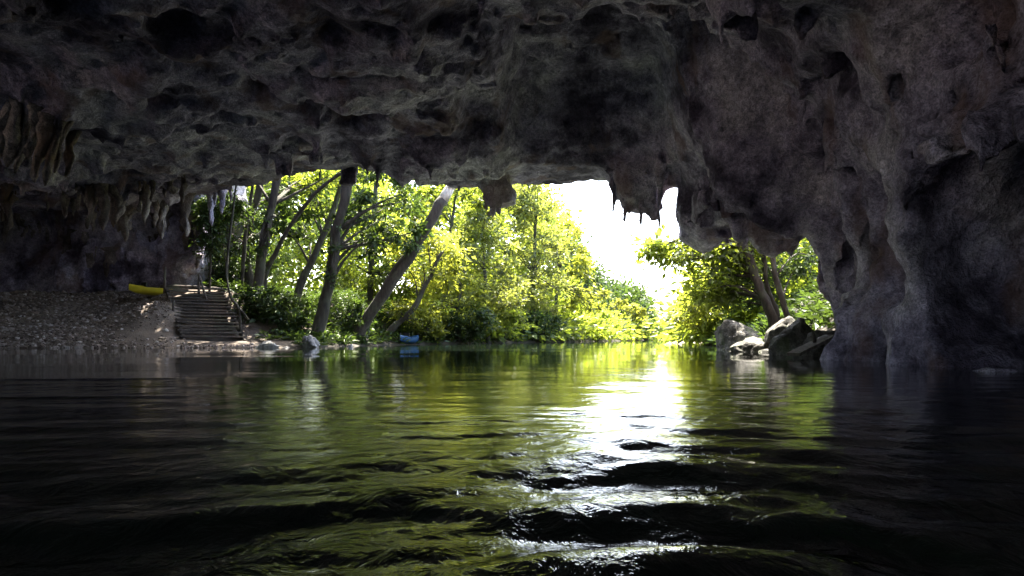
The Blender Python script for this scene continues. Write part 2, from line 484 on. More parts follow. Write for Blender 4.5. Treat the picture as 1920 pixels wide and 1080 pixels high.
H = 0.145
x0, x1, y0, y1, z0, z1 = -25.0, 11.0, -11.0, 31.0, -1.6, 9.6
xs = np.arange(x0, x1, H); ys = np.arange(y0, y1, H); zs = np.arange(z0, z1, H)
A, B = np.meshgrid(xs, ys, indexing='ij')
CH = ceil_h(A, B)
# left slab hangs lower with a sharp right edge and a ragged near edge
wob = 0.5 * noise(A * 0.7, B * 0.7, 0 * A, 90) + 0.25 * noise(A * 2.0, B * 2.0, 0 * A, 91)
slab = sstep(0.35, -0.35, A - (-2.9 + 0.14 * B) + wob) * sstep(12.2, 13.0, B + wob * 1.2)
lipd = np.interp(A, [-14, -12, -9, -6, -3, -1.5, 0, 2.5, 3.3, 4.5, 6, 8, 12], [27.5, 25.6, 23.0, 21.4, 20.3, 19.6, 19.2, 19.0, 18.4, 17.6, 16.8, 16.2, 16.0]) - B
lipw = sstep(3.0, 0.5, lipd)
CH = CH - 0.42 * slab * (1 - lipw) + 0.16 + 0.16 * lipw * sstep(0.5, -2.0, A)
# high dark vault behind the middle of the lip, ending in a steep inner face
vmask = sstep(-0.5, 0.25, A + 0.25 * wob - 0.03 * (B - 16)) * sstep(4.2, 3.2, A + 0.3 * wob) * sstep(11.0, 13.0, B + wob) * sstep(17.6, 16.5, B + 0.4 * wob + 0.10 * A)
CH = CH + 1.5 * vmask
# right rib and the dark alcove behind it
alc = np.exp(-(((A - 4.3) / 1.1) ** 2 + ((B - 12.3) / 0.9) ** 2))
CH = CH + 1.3 * alc
def along(pts):
    q = np.array([P(*p) for p in pts])[:, :2]
    return seg_dist(A + 0.12 * wob, B, q)
CH = CH - 0.50 * np.exp(-(along([(1190, 140, 14.0), (1230, 180, 13.9), (1270, 215, 13.8), (1340, 300, 13.6), (1400, 370, 13.5), (1450, 405, 13.4)]) / 0.24) ** 2)
CH = CH - 0.40 * np.exp(-(along([(1280, 40, 11.6), (1380, 75, 11.1), (1450, 110, 10.7), (1500, 190, 10.5), (1495, 260, 10.9)]) / 0.22) ** 2)
CH = CH - 0.30 * np.exp(-(along([(840, 185, 14.4), (858, 250, 16.0), (935, 305, 17.2), (1010, 300, 17.4)]) / 0.22) ** 2)
CH = CH - 0.28 * np.exp(-(along([(0, 275, 17.5), (90, 310, 18.4), (200, 338, 19.6), (300, 345, 20.5)]) / 0.30) ** 2)
lobe = sstep(1.9, 2.9, A + wob) * sstep(14.2, 13.6, B + wob * 0.8) * sstep(12.6, 13.2, B + wob * 0.5)
CH = CH - 0.55 * lobe
# hollows in the slab underside
for hx, hy, hd, rr, dep in ((665, 205, 14.8, 0.55, 0.8), (490, 152, 13.4, 0.3, 0.5), (600, 175, 14.0, 0.45, 0.5), (410, 198, 14.6, 0.4, 0.35), (890, 220, 15.5, 0.6, 0.6), (560, 250, 16.2, 0.5, 0.3)):
    q = P(hx, hy, hd)
    CH = CH + dep * np.exp(-(((A - q[0]) / rr) ** 2 + ((B - q[1]) / (rr * 0.9)) ** 2) ** 1.5)
# the roof has broken away along its bedding: flat sheets with sharp little steps between them
bed = CH + 0.32 * noise(A * 0.18 + B * 0.05, B * 0.5, 0 * A, 97) + 0.13 * noise(A * 0.5, B * 1.0, 0 * A, 98) + 0.05 * noise(A * 1.9, B * 1.9, 0 * A, 99)
LV = 0.42
q_ = bed / LV; fl = np.floor(q_); fr = q_ - fl
stepd = (fl + sstep(0.40, 0.60, fr)) * LV
CH = 0.30 * CH + 0.70 * (stepd + 0.10 * (CH - bed))
MX = np.interp(A, [-14, -12, -9, -6, -3, -1.5, 0, 2.5, 3.3, 4.5, 6, 8, 12], [27.5, 25.6, 23.0, 21.4, 20.3, 19.6, 19.2, 19.0, 18.4, 17.6, 16.8, 16.2, 16.0])
MX = MX + 0.35 * noise(A * 0.9, B * 0, 0 * A, 95)
WRy = np.interp(ys, [-11, -2, 6, 9.0, 10.5, 11.5, 13, 16, 17.5, 19, 31], [4.5, 4.6, 4.9, 5.1, 5.2, 6.2, 6.8, 7.5, 9.2, 12.5, 30])
def smax(a, b, k):
    h = np.clip(0.5 + 0.5 * (a - b) / k, 0, 1)
    return b + (a - b) * h + k * h * (1 - h)
MASS = [(P(1192, 350, 17.4), (0.70, 0.9, 0.74)), (P(1325, 372, 16.9), (0.66, 0.9, 0.85)), (P(1390, 375, 16.0), (0.95, 0.9, 0.72)), (P(1450, 390, 15.0), (0.6, 0.8, 0.5)),
        (P(880, 328, 18.8), (0.85, 0.6, 0.34)), (P(930, 340, 18.5), (0.40, 0.5, 0.62))]
FANG = [(P(px, py, d), r) for px, py, d, r in ((652, 346, 20.0, 0.18), (664, 340, 19.9, 0.12), (588, 338, 20.6, 0.12),
        (922, 404, 18.3, 0.36), (948, 380, 18.4, 0.26), (905, 374, 18.4, 0.22), (1160, 398, 17.5, 0.30), (1190, 410, 17.4, 0.34), (1222, 442, 17.3, 0.34), (1312, 446, 16.8, 0.34), (1345, 440, 16.5, 0.26), (1415, 448, 15.7, 0.26))]
Fd = np.empty((len(xs), len(ys), len(zs)), np.float32)
for k, z in enumerate(zs):
    roof = np.minimum(z - CH, MX + 0.10 * max(0, z - 4) - B)
    lean = 0.16 * max(0.0, z - 1.2) + 0.07 * max(0.0, z - 2.8) ** 2
    right = np.minimum(A - (WRy[None, :] - lean), 17.6 - B)
    added_side_gap = np.maximum(np.abs(B - 2.0) - 11.0, z - 6.4)  # unseen opening added in the left wall so that daylight brightens the roof
    left = np.maximum(np.minimum(-22.3 - A, added_side_gap), np.minimum(B - 26.6 - 0.25 * math.sin(z * 1.7), -12.35 + 0.10 * max(0, z - 3) - A))
    back = np.minimum(-9.0 - B, np.maximum(np.abs(A + 9.0) - 4.5, z - 5.4))  # rear wall, with an unseen opening added for fill light from behind
    f = smax(roof, right, 0.7)
    for (cx_, cy_, cz_), (ra_, rb_, rc_) in MASS:
        e = np.sqrt(((A - cx_) / ra_) ** 2 + ((B - cy_) / rb_) ** 2 + ((z - cz_) / rc_) ** 2)
        f = smax(f, (1 - e) * min(ra_, rb_, rc_), 0.25)
    for (tx, ty, tz), rr_ in FANG:
        t_ = (z - tz) / 1.6
        if t_ < -0.08 or t_ > 1.6: continue
        rad_ = rr_ * (0.30 + 0.9 * max(t_, 0.0) ** 0.7) if t_ > 0 else rr_ * 0.30 * (1 + t_ / 0.08)
        f = smax(f, rad_ - np.hypot(A - tx - 0.05 * math.sin(z * 5), B - ty), 0.16)
    f = smax(f, left, 0.5)
    f = smax(f, back, 1.0)
    Fd[:, :, k] = f
band = np.abs(Fd) < 1.3
bi, bj, bk = np.nonzero(band)
px_, py_, pz_ = xs[bi].astype(np.float32), ys[bj].astype(np.float32), zs[bk].astype(np.float32)
wall = np.clip(1 - sstep(0, 1.2, pz_ - (CH[bi, bj] - 0.9)), 0, 1)        # 1 on walls, 0 on the roof
rimw = sstep(0.2, 3.0, np.abs(MX[bi, bj] - py_))                          # calmer near the lip
n = (0.08 + 0.07 * rimw + 0.32 * wall) * fbm(px_ * 0.42, py_ * 0.42, pz_ * 0.5, 3, 100)
gr1 = np.minimum(np.abs(noise(px_ * 0.55, py_ * 0.9, pz_ * 0.9, 111)), 0.16) - 0.11
gr2 = np.minimum(np.abs(noise(px_ * 1.3 + 7, py_ * 1.5, pz_ * 1.5, 112)), 0.20) - 0.14
n += (1.5 * gr1 + 0.7 * gr2) * (0.35 + 0.65 * rimw) * (1 - 0.3 * wall)
n += (0.05 + 0.05 * wall) * noise(px_ * 2.3, py_ * 2.3, pz_ * 2.3, 120)
n += 0.10 * wall * np.sign(np.sin(pz_ * 5.0 + 3 * noise(px_ * 0.5, py_ * 0.5, pz_ * 0.5, 121))) * noise(px_ * 0.8, py_ * 0.8, pz_ * 0.8, 122)
flute = fbm(px_ * 1.35, py_ * 1.35, pz_ * 0.22, 3, 130, 0.6)
n += wall * 0.62 * (1.2 * (0.38 - np.abs(flute))) * (0.35 + 0.65 * rimw)
pock = np.maximum(0, noise(px_ * 0.9, py_ * 0.9, pz_ * 0.9, 140) - 0.40)
n -= 0.7 * pock * (1 - 0.5 * wall) * (0.15 + 0.85 * rimw)
n *= 0.5 + 0.5 * np.maximum(rimw, wall)
Fd[bi, bj, bk] += n
# hollows in the foot of the right wall
for ex, ey, ez, ax_, ay_, az_ in ((6.1, 7.1, 1.2, 2.7, 1.15, 1.5), (5.7, 9.25, 0.6, 1.5, 0.34, 1.5), (6.3, 5.4, 0.5, 3.4, 1.75, 1.9), (5.9, 10.3, 1.6, 1.3, 0.28, 1.1), (6.6, 11.4, 0.9, 1.4, 0.6, 1.3)):
    i0, i1 = np.searchsorted(xs, [ex - ax_ * 1.5, ex + ax_ * 1.5]); j0, j1 = np.searchsorted(ys, [ey - ay_ * 1.5, ey + ay_ * 1.5])
    a_, b_, c_ = np.meshgrid(xs[i0:i1], ys[j0:j1], zs, indexing='ij')
    e = np.sqrt(((a_ - ex) / ax_) ** 2 + ((b_ - ey) / ay_) ** 2 + ((c_ - ez) / az_) ** 2)
    e = (e - 1) * min(ax_, ay_, az_) + 0.16 * noise(a_ * 1.6, b_ * 1.6, c_ * 0.9, 150)
    Fd[i0:i1, j0:j1] = np.minimum(Fd[i0:i1, j0:j1], e)
# close the block at its outer faces
Fd[0] = -1; Fd[-1] = -1; Fd[:, 0] = -1; Fd[:, -1] = -1; Fd[:, :, 0] = -1; Fd[:, :, -1] = -1

def surface_nets(Fv, org, h):
    nx, ny, nz = Fv.shape
    s = Fv > 0
    cnt = np.zeros((nx - 1, ny - 1, nz - 1), np.int8)
    for a in (0, 1):
        for b in (0, 1):
            for c in (0, 1):
                cnt += s[a:nx - 1 + a, b:ny - 1 + b, c:nz - 1 + c]
    act = (cnt > 0) & (cnt < 8)
    ci, cj, ck = np.nonzero(act)
    idm = np.full(act.shape, -1, np.int32); idm[ci, cj, ck] = np.arange(len(ci))
    acc = np.zeros((len(ci), 3), np.float32); num = np.zeros(len(ci), np.float32)
    cs = [(a, b, c) for a in (0, 1) for b in (0, 1) for c in (0, 1)]
    for p in cs:
        for ax in range(3):
            if p[ax]: continue
            q = list(p); q[ax] = 1
            fa = Fv[ci + p[0], cj + p[1], ck + p[2]]; fb = Fv[ci + q[0], cj + q[1], ck + q[2]]
            m = (fa > 0) != (fb > 0)
            t = np.where(m, fa / np.where(m, fa - fb, 1), 0)
            e = np.tile(np.array(p, np.float32), (len(ci), 1)); e[:, ax] += t
            acc += e * m[:, None]; num += m
    v = acc / num[:, None] + np.stack([ci, cj, ck], 1)
    v = v * h + np.array(org, np.float32)
    quads = []
    for ax in range(3):
        sl0 = [slice(None)] * 3; sl1 = [slice(None)] * 3
        sl0[ax] = slice(0, -1); sl1[ax] = slice(1, None)
        a = s[tuple(sl0)]; b = s[tuple(sl1)]
        i, j, k = np.nonzero(a != b)
        o1, o2 = [(1, 2), (2, 0), (0, 1)][ax]
        idx = [i, j, k]
        ok = (idx[o1] > 0) & (idx[o2] > 0) & (idx[o1] < Fv.shape[o1] - 1) & (idx[o2] < Fv.shape[o2] - 1)
        idx = [q[ok] for q in idx]
        def cell(d1, d2):
            c = [q.copy() for q in idx]; c[o1] -= d1; c[o2] -= d2
            return idm[c[0], c[1], c[2]]
        q = np.stack([cell(1, 1), cell(0, 1), cell(0, 0), cell(1, 0)], 1)
        inside = a[idx[0], idx[1], idx[2]]
        q[~inside] = q[~inside][:, ::-1]
        quads.append(q)
    return v, np.concatenate(quads)

cv, cq = surface_nets(Fd, (x0, y0, z0), H)
# one finer level where the place is seen, with smaller relief pushed in along the normals
cen = cv[cq].mean(1)
vis = (cen[:, 1] > 3.5) & (cen[:, 2] < 8.2) & (cen[:, 0] > -23.5) & (cen[:, 0] < 9.5) & (cen[:, 1] < 29) & (cen[:, 2] > -0.6)
def split_quads(v, q):
    e = np.concatenate([np.sort(q[:, [i, (i + 1) % 4]], 1) for i in range(4)])
    key = e[:, 0].astype(np.int64) * len(v) + e[:, 1]
    uk, inv = np.unique(key, return_inverse=True)
    em = (v[uk // len(v)] + v[uk % len(v)]) / 2
    nq = len(q)
    eid = [len(v) + inv[i * nq:(i + 1) * nq] for i in range(4)]
    fc = len(v) + len(em) + np.arange(nq)
    nv = np.concatenate([v, em, v[q].mean(1)])
    out = [np.stack([q[:, i], eid[i], fc, eid[i - 1]], 1) for i in range(4)]
    return nv, np.concatenate(out)
def vnormals(v, q):
    nrm = np.cross(v[q[:, 2]] - v[q[:, 0]], v[q[:, 3]] - v[q[:, 1]])
    N = np.zeros_like(v)
    for i in range(4):
        for c in range(3):
            N[:, c] += np.bincount(q[:, i], nrm[:, c], len(v))
    return N / (np.linalg.norm(N, axis=1)[:, None] + 1e-9)
fine_v, fine_q = split_quads(cv, cq[vis])
allq = np.concatenate([fine_q, cq[~vis]])
N = vnormals(fine_v, allq)
X, Y, Z = fine_v.T
wgt = sstep(3.5, 4.2, Y) * sstep(8.2, 7.8, Z) * sstep(29, 28, Y) * sstep(-23.5, -22.8, X) * sstep(9.5, 8.8, X)
dsp = 0.028 * noise(X * 3.1, Y * 3.1, Z * 4.5, 200) + 0.035 * noise(X * 6.0, Y * 6.0, Z * 6.0, 201) - 0.12 * np.maximum(0, noise(X * 2.0, Y * 3.4, Z * 2.6, 202) - 0.42)
fine_v = fine_v + N * (dsp * wgt)[:, None]
used = np.unique(allq)
remap = np.full(len(fine_v), -1, np.int32); remap[used] = np.arange(len(used))
cave_me = fast_mesh('cave_rock', fine_v[used], remap[allq])
CAVE = link('cave_rock', cave_me, M_ROCK, kind='structure')
del Fd, band, cv, cq
print('cave faces', len(allq))

def cave_ray(o, d, dist=60.0):
    ok, loc, nor, idx = CAVE.ray_cast(Vector(o), Vector(d).normalized(), distance=dist)
    return (np.array(loc), np.array(nor)) if ok else (None, None)
bpy.context.view_layer.update()

def pix_ray(px, py):
    return cave_ray((0, 0, CAM_H), ((px - 960) / F, 1.0, (HOR - py) / F))

# ------------------------------------------------------------------ stalactites: pieces of the cave
def stalactite(top, length, r, lean=(0, 0), seed=0, blunt=0.25, label=None):
    n = 11
    t = np.linspace(0, 1, n)
    prof = (1 - t) ** 0.75 * (1 - blunt) + blunt
    prof = prof * (1 + 0.18 * np.array([math.sin(seed * 1.7 + k * 1.9) for k in range(n)]))
    prof[0] *= 1.5; prof[-1] *= 0.35
    wobx = np.array([0.10 * math.sin(seed + k * 0.8) for k in range(n)]) * r * 2
    pts = np.stack([top[0] + lean[0] * t * length + wobx, top[1] + lean[1] * t * length + wobx[::-1] * 0.5, top[2] - t * length], 1)
    mb = MB(); mb.tube(pts, prof * r, 10, 1.0, seed)
    o = link('stalactite', mb.mesh('stalactite'), M_STAL, CAVE)
    if label: o['label'] = label
    return o

def hang_at(px, tip_py, d, r, seed=0, blunt=0.2, up=0.25, mat=None):
    tip = P(px, tip_py, d)
    loc, nor = cave_ray(tip, (0, 0, 1), 8)
    if loc is None: return
    L = loc[2] - tip[2]
    if 0.1 < L < 3.5:
        o = stalactite((loc[0], loc[1], loc[2] + up), L + up, r, (0, 0), seed, blunt)
        o.data.materials[0] = M_ROCK
for i, (px, py, d, r) in enumerate([(416, 402, 24.0, 0.12), (404, 388, 24.2, 0.09), (396, 424, 24.4, 0.13), (432, 380, 23.6, 0.08),
        (1150, 402, 17.5, .08), (1172, 417, 17.4, .09), (1203, 426, 17.3, .09), (1236, 432, 17.2, .08), (1290, 442, 16.9, .09), (1330, 462, 16.7, .10), (1362, 458, 16.4, .09), (1395, 470, 16.0, .10), (1430, 472, 15.6, .09),
        (912, 396, 18.4, .11), (935, 404, 18.3, .12), (957, 376, 18.4, .08), (860, 358, 18.9, .08), (690, 328, 19.8, .07), (600, 340, 20.5, .08), (780, 346, 19.5, .09)]):
    hang_at(px, py, d, r, 300 + i)
# drapery on the upper left and the dripstone on the left wall
r_ = random.Random(5)
for i, (px, py) in enumerate([(8, 255), (28, 268), (45, 282), (62, 276), (80, 292), (98, 300), (112, 290), (132, 305)]):
    loc, nor = pix_ray(px + 12, py - 60)
    if loc is not None:
        stalactite(loc + np.array([0, 0, 0.15]), 1.0 + 0.3 * r_.random(), 0.085 + 0.03 * r_.random(), (-0.22, 0), 20 + i, 0.4)
for i in range(84):
    px = r_.uniform(-10, 376); py = 338 + 150 * r_.random() ** 1.5
    loc, nor = pix_ray(px, py)
    if loc is None or loc[1] < 20: continue
    rr = 0.05 + 0.15 * r_.random() ** 1.8
    stalactite(loc + np.array([0, 0.05, 0.25]), min(0.5 + 1.6 * r_.random(), rr * 10), rr, (r_.uniform(-.06, .06), r_.uniform(-0.1, 0.0)), 60 + i, r_.uniform(0.1, 0.45))
# ------------------------------------------------------------------ stones
def rock_mesh(name, sx, sy, sz, seed, rough=0.35, sub=4, flat=0.0):
    import bmesh
    bm = bmesh.new()
    bmesh.ops.create_icosphere(bm, subdivisions=sub, radius=1.0)
    v = np.array([x.co[:] for x in bm.verts]); f = np.array([[y.index for y in x.verts] for x in bm.faces])
    bm.free()
    d = fbm(v[:, 0] * 1.1 + seed * 7.3, v[:, 1] * 1.1, v[:, 2] * 1.1, 4, seed, 0.55) * rough
    # flatten against a few random planes so that it breaks into faces
    rs = np.random.default_rng(seed)
    v = v * (1 + d)[:, None]
    for k in range(16):
        nrm = rs.normal(size=3); nrm /= np.linalg.norm(nrm)
        lim = rs.uniform(0.62, 0.95)
        over = np.maximum(0, v @ nrm - lim)
        v = v - over[:, None] * nrm * 0.85
    v = v + (0.05 * noise(v[:, 0] * 5, v[:, 1] * 5, v[:, 2] * 5, seed + 3) - 0.10 * np.maximum(0, 0.12 - np.abs(noise(v[:, 0] * 1.7, v[:, 1] * 1.7, v[:, 2] * 1.7, seed + 4))) / 0.12)[:, None] * v
    return fast_mesh(name, v * np.array([sx, sy, sz]), f)

def boulder(px, py_base, d, sx, sy, sz, seed, label, mat, rz=0.0, sink=0.25, group=None, name='boulder'):
    p = P(px, py_base, d)
    z = max(float(gh(p[0], p[1])), -0.35)
    o = link(name, rock_mesh(name, sx, sy, sz, seed), mat, label=label, cat='rock', group=group)
    o.location = (p[0], p[1], z + sz * (1 - sink) - 0.05); o.rotation_euler = (0, 0, rz)
    return o
G1 = 'rocks along the right bank'
boulder(1388, 650, 17.6, 0.66, 0.6, 0.50, 301, 'squarish dark boulder at the outer end of the right bank rocks', M_BOULDER, 0.3, 0.2, G1)
boulder(1408, 655, 15.6, 0.62, 0.5, 0.36, 302, 'low pale wet boulder in front of the squarish dark one', M_BOULDER, 0.9, 0.3, G1)
boulder(1360, 655, 16.2, 0.28, 0.3, 0.22, 303, 'small rounded stone at the left foot of the right bank rocks', M_BOULDER, 0.2, 0.3, G1)
boulder(1492, 660, 13.0, 0.42, 0.5, 0.50, 304, 'pale upright boulder left of the stranded plank', M_BOULDER, 1.2, 0.2, G1)
boulder(1466, 640, 15.2, 0.50, 0.5, 0.42, 305, 'mossy boulder behind the pale upright one under the stems', M_BOULDER, 2.0, 0.2, G1)
boulder(1540, 640, 12.4, 0.36, 0.5, 0.42, 306, 'tall dark rock rising behind the stranded plank', M_BOULDER, 2.6, 0.2, G1)
boulder(1448, 652, 14.4, 0.22, 0.2, 0.16, 308, 'small broken rock between the low pale boulder and the upright one', M_BOULDER, 0.7, 0.3, G1)
boulder(1640, 690, 9.0, 0.36, 0.3, 0.16, 307, 'wet glinting stone at the foot of the right buttress', M_PALE, 0.4, 0.3, G1)
G2 = 'pale stones along the left waterline'
boulder(500, 648, 21.0, 0.34, 0.3, 0.22, 311, 'pale broken stones nearest the beach at the left waterline', M_PALE, 0.1, 0.35, G2)
boulder(540, 648, 21.3, 0.22, 0.2, 0.14, 312, 'small low stone between the two larger pale ones', M_PALE, 0.8, 0.35, G2)
boulder(583, 648, 22.0, 0.40, 0.3, 0.27, 313, 'largest pale stone at the waterline below the tall trunk', M_PALE, 1.4, 0.35, G2)
boulder(654, 651, 22.9, 0.24, 0.2, 0.24, 314, 'lone pale stone standing in the shallows', M_PALE, 2.2, 0.2, G2)

# pebble beach
ico_v = None
import bmesh
bm = bmesh.new(); bmesh.ops.create_icosphere(bm, subdivisions=1, radius=1.0)
ico_v = np.array([x.co[:] for x in bm.verts]); ico_f = np.array([[y.index for y in x.verts] for x in bm.faces]); bm.free()
npb = 13000
cx = rng.uniform(-22, -7.6, npb * 5); cy = rng.uniform(17, 26.6, npb * 5)
bd = bank(cx, cy)
keep = (bd > -0.5) & (bd < 6.2) & ~((np.abs((cx + 10.75) * 0.9 + (cy - 24.0) * 0.435) < 1.15) & (cy > 22.3))
frac = sstep(-10.5, -14.5, cx + 1.2 * noise(cx * .6, cy * .6, 0 * cx, 88)) * sstep(6.4, 4.3, bd + 0.8 * noise(cx, cy, 0 * cx, 8)) + 0.35 * sstep(1.2, 0.0, bd) * sstep(-7, -10, cx)
keep &= rng.uniform(size=len(cx)) < frac
cx, cy = cx[keep][:npb], cy[keep][:npb]
cz = gh(cx, cy)
sc = rng.lognormal(-3.5, 0.42, len(cx))
sv = np.stack([sc * rng.uniform(.8, 1.4, len(cx)), sc * rng.uniform(.7, 1.3, len(cx)), sc * rng.uniform(.5, .9, len(cx))], 1)
an = rng.uniform(0, 6.28, len(cx))
base = ico_v[None] * (1 + 0.22 * rng.normal(size=(len(cx), len(ico_v), 1)))
base = base * sv[:, None, :]
ca, sa = np.cos(an)[:, None], np.sin(an)[:, None]
vv = np.stack([base[..., 0] * ca - base[..., 1] * sa, base[..., 0] * sa + base[..., 1] * ca, base[..., 2]], -1)
vv += np.stack([cx, cy, cz + sv[:, 2] * 0.3], 1)[:, None]
ff = (ico_f[None] + (np.arange(len(cx)) * len(ico_v))[:, None, None]).reshape(-1, 3)
pme = fast_mesh('pebbles', vv.reshape(-1, 3), ff, False)
at = pme.attributes.new('tint', 'FLOAT', 'FACE')
at.data.foreach_set('value', np.repeat(rng.uniform(size=len(cx)), len(ico_f)).astype(np.float32))
M_PEB, nt, bs, out = mat_new('river_pebbles')
a_ = ND(nt, 'ShaderNodeAttribute', attribute_name='tint')
rp = ramp(nt, a_.outputs['Fac'], [(0.0, (0.07, 0.05, 0.038)), (0.55, (0.22, 0.165, 0.135)), (0.9, (0.32, 0.27, 0.24)), (1.0, (0.55, 0.50, 0.46))])
nt.links.new(rp.outputs[0], bs.inputs['Base Color']); bs.inputs['Roughness'].default_value = 0.7
nr = 170
rx_ = rng.uniform(5.2, 7.0, nr * 4); ry_ = rng.uniform(9.5, 18.5, nr * 4)
bb = bank(rx_, ry_); kk = (bb > -0.35) & (bb < 0.8)
rx_, ry_ = rx_[kk][:nr], ry_[kk][:nr]
mbr = MB()
for i in range(len(rx_)):
    sz = float(rng.lognormal(-2.3, 0.45))
    v_ = ico_v * (1 + 0.22 * rng.normal(size=(len(ico_v), 1))) * np.array([sz * rng.uniform(.8, 1.4), sz, sz * rng.uniform(.5, .9)])
    mbr.add(v_ + np.array([rx_[i], ry_[i], max(float(gh(rx_[i], ry_[i])), -0.05) + sz * 0.2]), None, ico_f)
link('rubble', mbr.mesh('rubble', False), M_BOULDER, label='broken stones strewn between the boulders of the right shore', cat='rubble', kind='stuff')
link('pebbles', pme, M_PEB, label='dark and pale pebbles covering the beach at the left', cat='pebbles', kind='stuff')

# ------------------------------------------------------------------ wooden stairs
SB = np.array([-9.85, 22.6, 0.36]); ST = np.array([-11.75, 25.3, 2.10])
sd = ST - SB; hd = np.array([sd[0], sd[1], 0]); hd /= np.linalg.norm(hd)
side = np.array([hd[1], -hd[0], 0.0])
stairs = empty('wooden_stairs', tuple(SB), 'wide weathered wooden stairs climbing the bank from the beach', 'stairs')
def rel(p): return np.asarray(p) - SB
NS = 16
for i in range(NS):
    c = SB + sd * i / (NS - 1)
    mb = MB()
    j = (random.random() - .5) * 0.03
    tl = (random.random() - .5) * 0.05; yw = (random.random() - .5) * 0.04
    a_ = side + np.array([0, 0, tl]) + hd * yw; a_ /= np.linalg.norm(a_)
    mb.box(rel(c) + side * j + np.array([0, 0, (random.random() - .5) * 0.025]), 2.05 + random.uniform(-.08, .1), 0.19 + random.uniform(-.02, .03), 0.05, a_, np.cross(np.array([0, 0, 1.0]), a_), None)
    o = link('tread', mb.mesh('tread', False), M_WOOD, stairs)
for sgn in (-1, 1):
    mb = MB()
    ax = sd / np.linalg.norm(sd); up = np.cross(side, ax)
    mb.box(rel((SB + ST) / 2) + side * sgn * 0.93 - np.array([0, 0, 0.13]), np.linalg.norm(sd) + 0.35, 0.07, 0.2, ax, side, up)
    link('stringer', mb.mesh('stringer', False), M_WOOD, stairs)
for s_, sgn, hgt in ((1.0, -0.99, 0.75), (0.45, -0.99, 0.45), (0.95, 0.10, 0.55)):
    b = rel(SB + sd * s_) + side * sgn * 1.02
    mb = MB(); mb.tube([b - [0, 0, 0.2], b + [0, 0, hgt * 0.5], b + [0.02, 0, hgt]], [0.05, 0.045, 0.04], 8, 0.2, 3)
    link('post', mb.mesh('post'), M_WOOD, stairs)
b = rel(SB + sd * 0.95) + side * 0.10; b2 = rel(SB + sd * 0.72) + side * 0.22
mb = MB(); mb.tube([b + [0, 0, 0.62], (b + b2) / 2 + [0, 0, 0.33], b2 + [0, 0, 0.05]], [0.04, 0.04, 0.04], 8)
link('brace', mb.mesh('brace'), M_WOOD, stairs)
mb = MB(); b = rel(SB + sd * 1.02); mb.tube([b - side * 1.15 + [0, 0, 0.03], b + [0, 0, 0.05], b + side * 1.15 + [0, 0, 0.0]], [0.06, 0.055, 0.06], 8, 0.2, 5)
link('landing_edge', mb.mesh('landing_edge'), M_WOOD, stairs)

# ------------------------------------------------------------------ boats
def kayak(name, label, px, py, d, length, width, rz, hull_mat, z_off=0.0):
    p = P(px, py, d); z = max(float(gh(p[0], p[1])), 0.0) + z_off
    root = empty(name, (p[0], p[1], z), label, 'kayak', rz=rz)
    n, m = 22, 14
    u = np.linspace(-1, 1, n)
    w = width / 2 * np.maximum(0.03, (1 - np.abs(u) ** 2.4))
    rock = 0.05 * np.abs(u) ** 3
    mb = MB(); V = []
    for i in range(n):
        for k in range(m + 1):
            t = k / m * math.pi
            V.append((u[i] * length / 2, math.cos(t) * w[i], 0.26 + rock[i] - 0.26 * math.sin(t) ** 0.7 * (0.6 + 0.4 * w[i] / (width / 2))))
    Q = [(i * (m + 1) + k, (i + 1) * (m + 1) + k, (i + 1) * (m + 1) + k + 1, i * (m + 1) + k + 1) for i in range(n - 1) for k in range(m)]
    mb.add(V, Q)
    link('hull', mb.mesh('hull'), hull_mat, root)
    mb = MB(); V = []
    for i in range(n):
        for k in range(m + 1):
            s_ = -1 + 2 * k / m
            cock = max(0.0, 1 - (u[i] / 0.42) ** 4) * max(0.0, 1 - (s_ / 0.72) ** 6)
            V.append((u[i] * length / 2, s_ * w[i] * 0.99, 0.262 + rock[i] + 0.07 * (1 - s_ * s_) - 0.22 * min(1, cock * 2.5)))
    Q = [(i * (m + 1) + k, i * (m + 1) + k + 1, (i + 1) * (m + 1) + k + 1, (i + 1) * (m + 1) + k) for i in range(n - 1) for k in range(m)]
    mb.add(V, Q)
    deck = link('deck', mb.mesh('deck'), hull_mat, root)
    mb = MB(); mb.box((-0.32 * length / 2, 0, 0.34), 0.06, width * 0.6, 0.24); mb.box((-0.1 * length / 2, 0, 0.2), 0.4, width * 0.6, 0.06)
    link('seat', mb.mesh('seat', False), M_BLACK, deck)
    for s_ in (-1, 1):
        mb = MB(); a = np.linspace(0, math.pi, 8)
        mb.tube([(s_ * length / 2 * 0.93 + 0.05 * math.cos(t) * s_, 0, 0.36 + 0.08 * math.sin(t)) for t in a], [0.015] * 8, 6)
        link('grab_handle', mb.mesh('grab_handle'), M_BLACK, deck)
    return root
kayak('kayak', 'bright yellow kayak pulled up on the beach left of the stairs', 284, 545, 25.2, 1.7, 0.50, 1.05, M_YELLOW, 0.10)
kayak('kayak', 'blue kayak beached at the foot of the sunlit bushes', 768, 642, 28.6, 1.7, 0.46, 1.25, M_BLUE, 0.0)

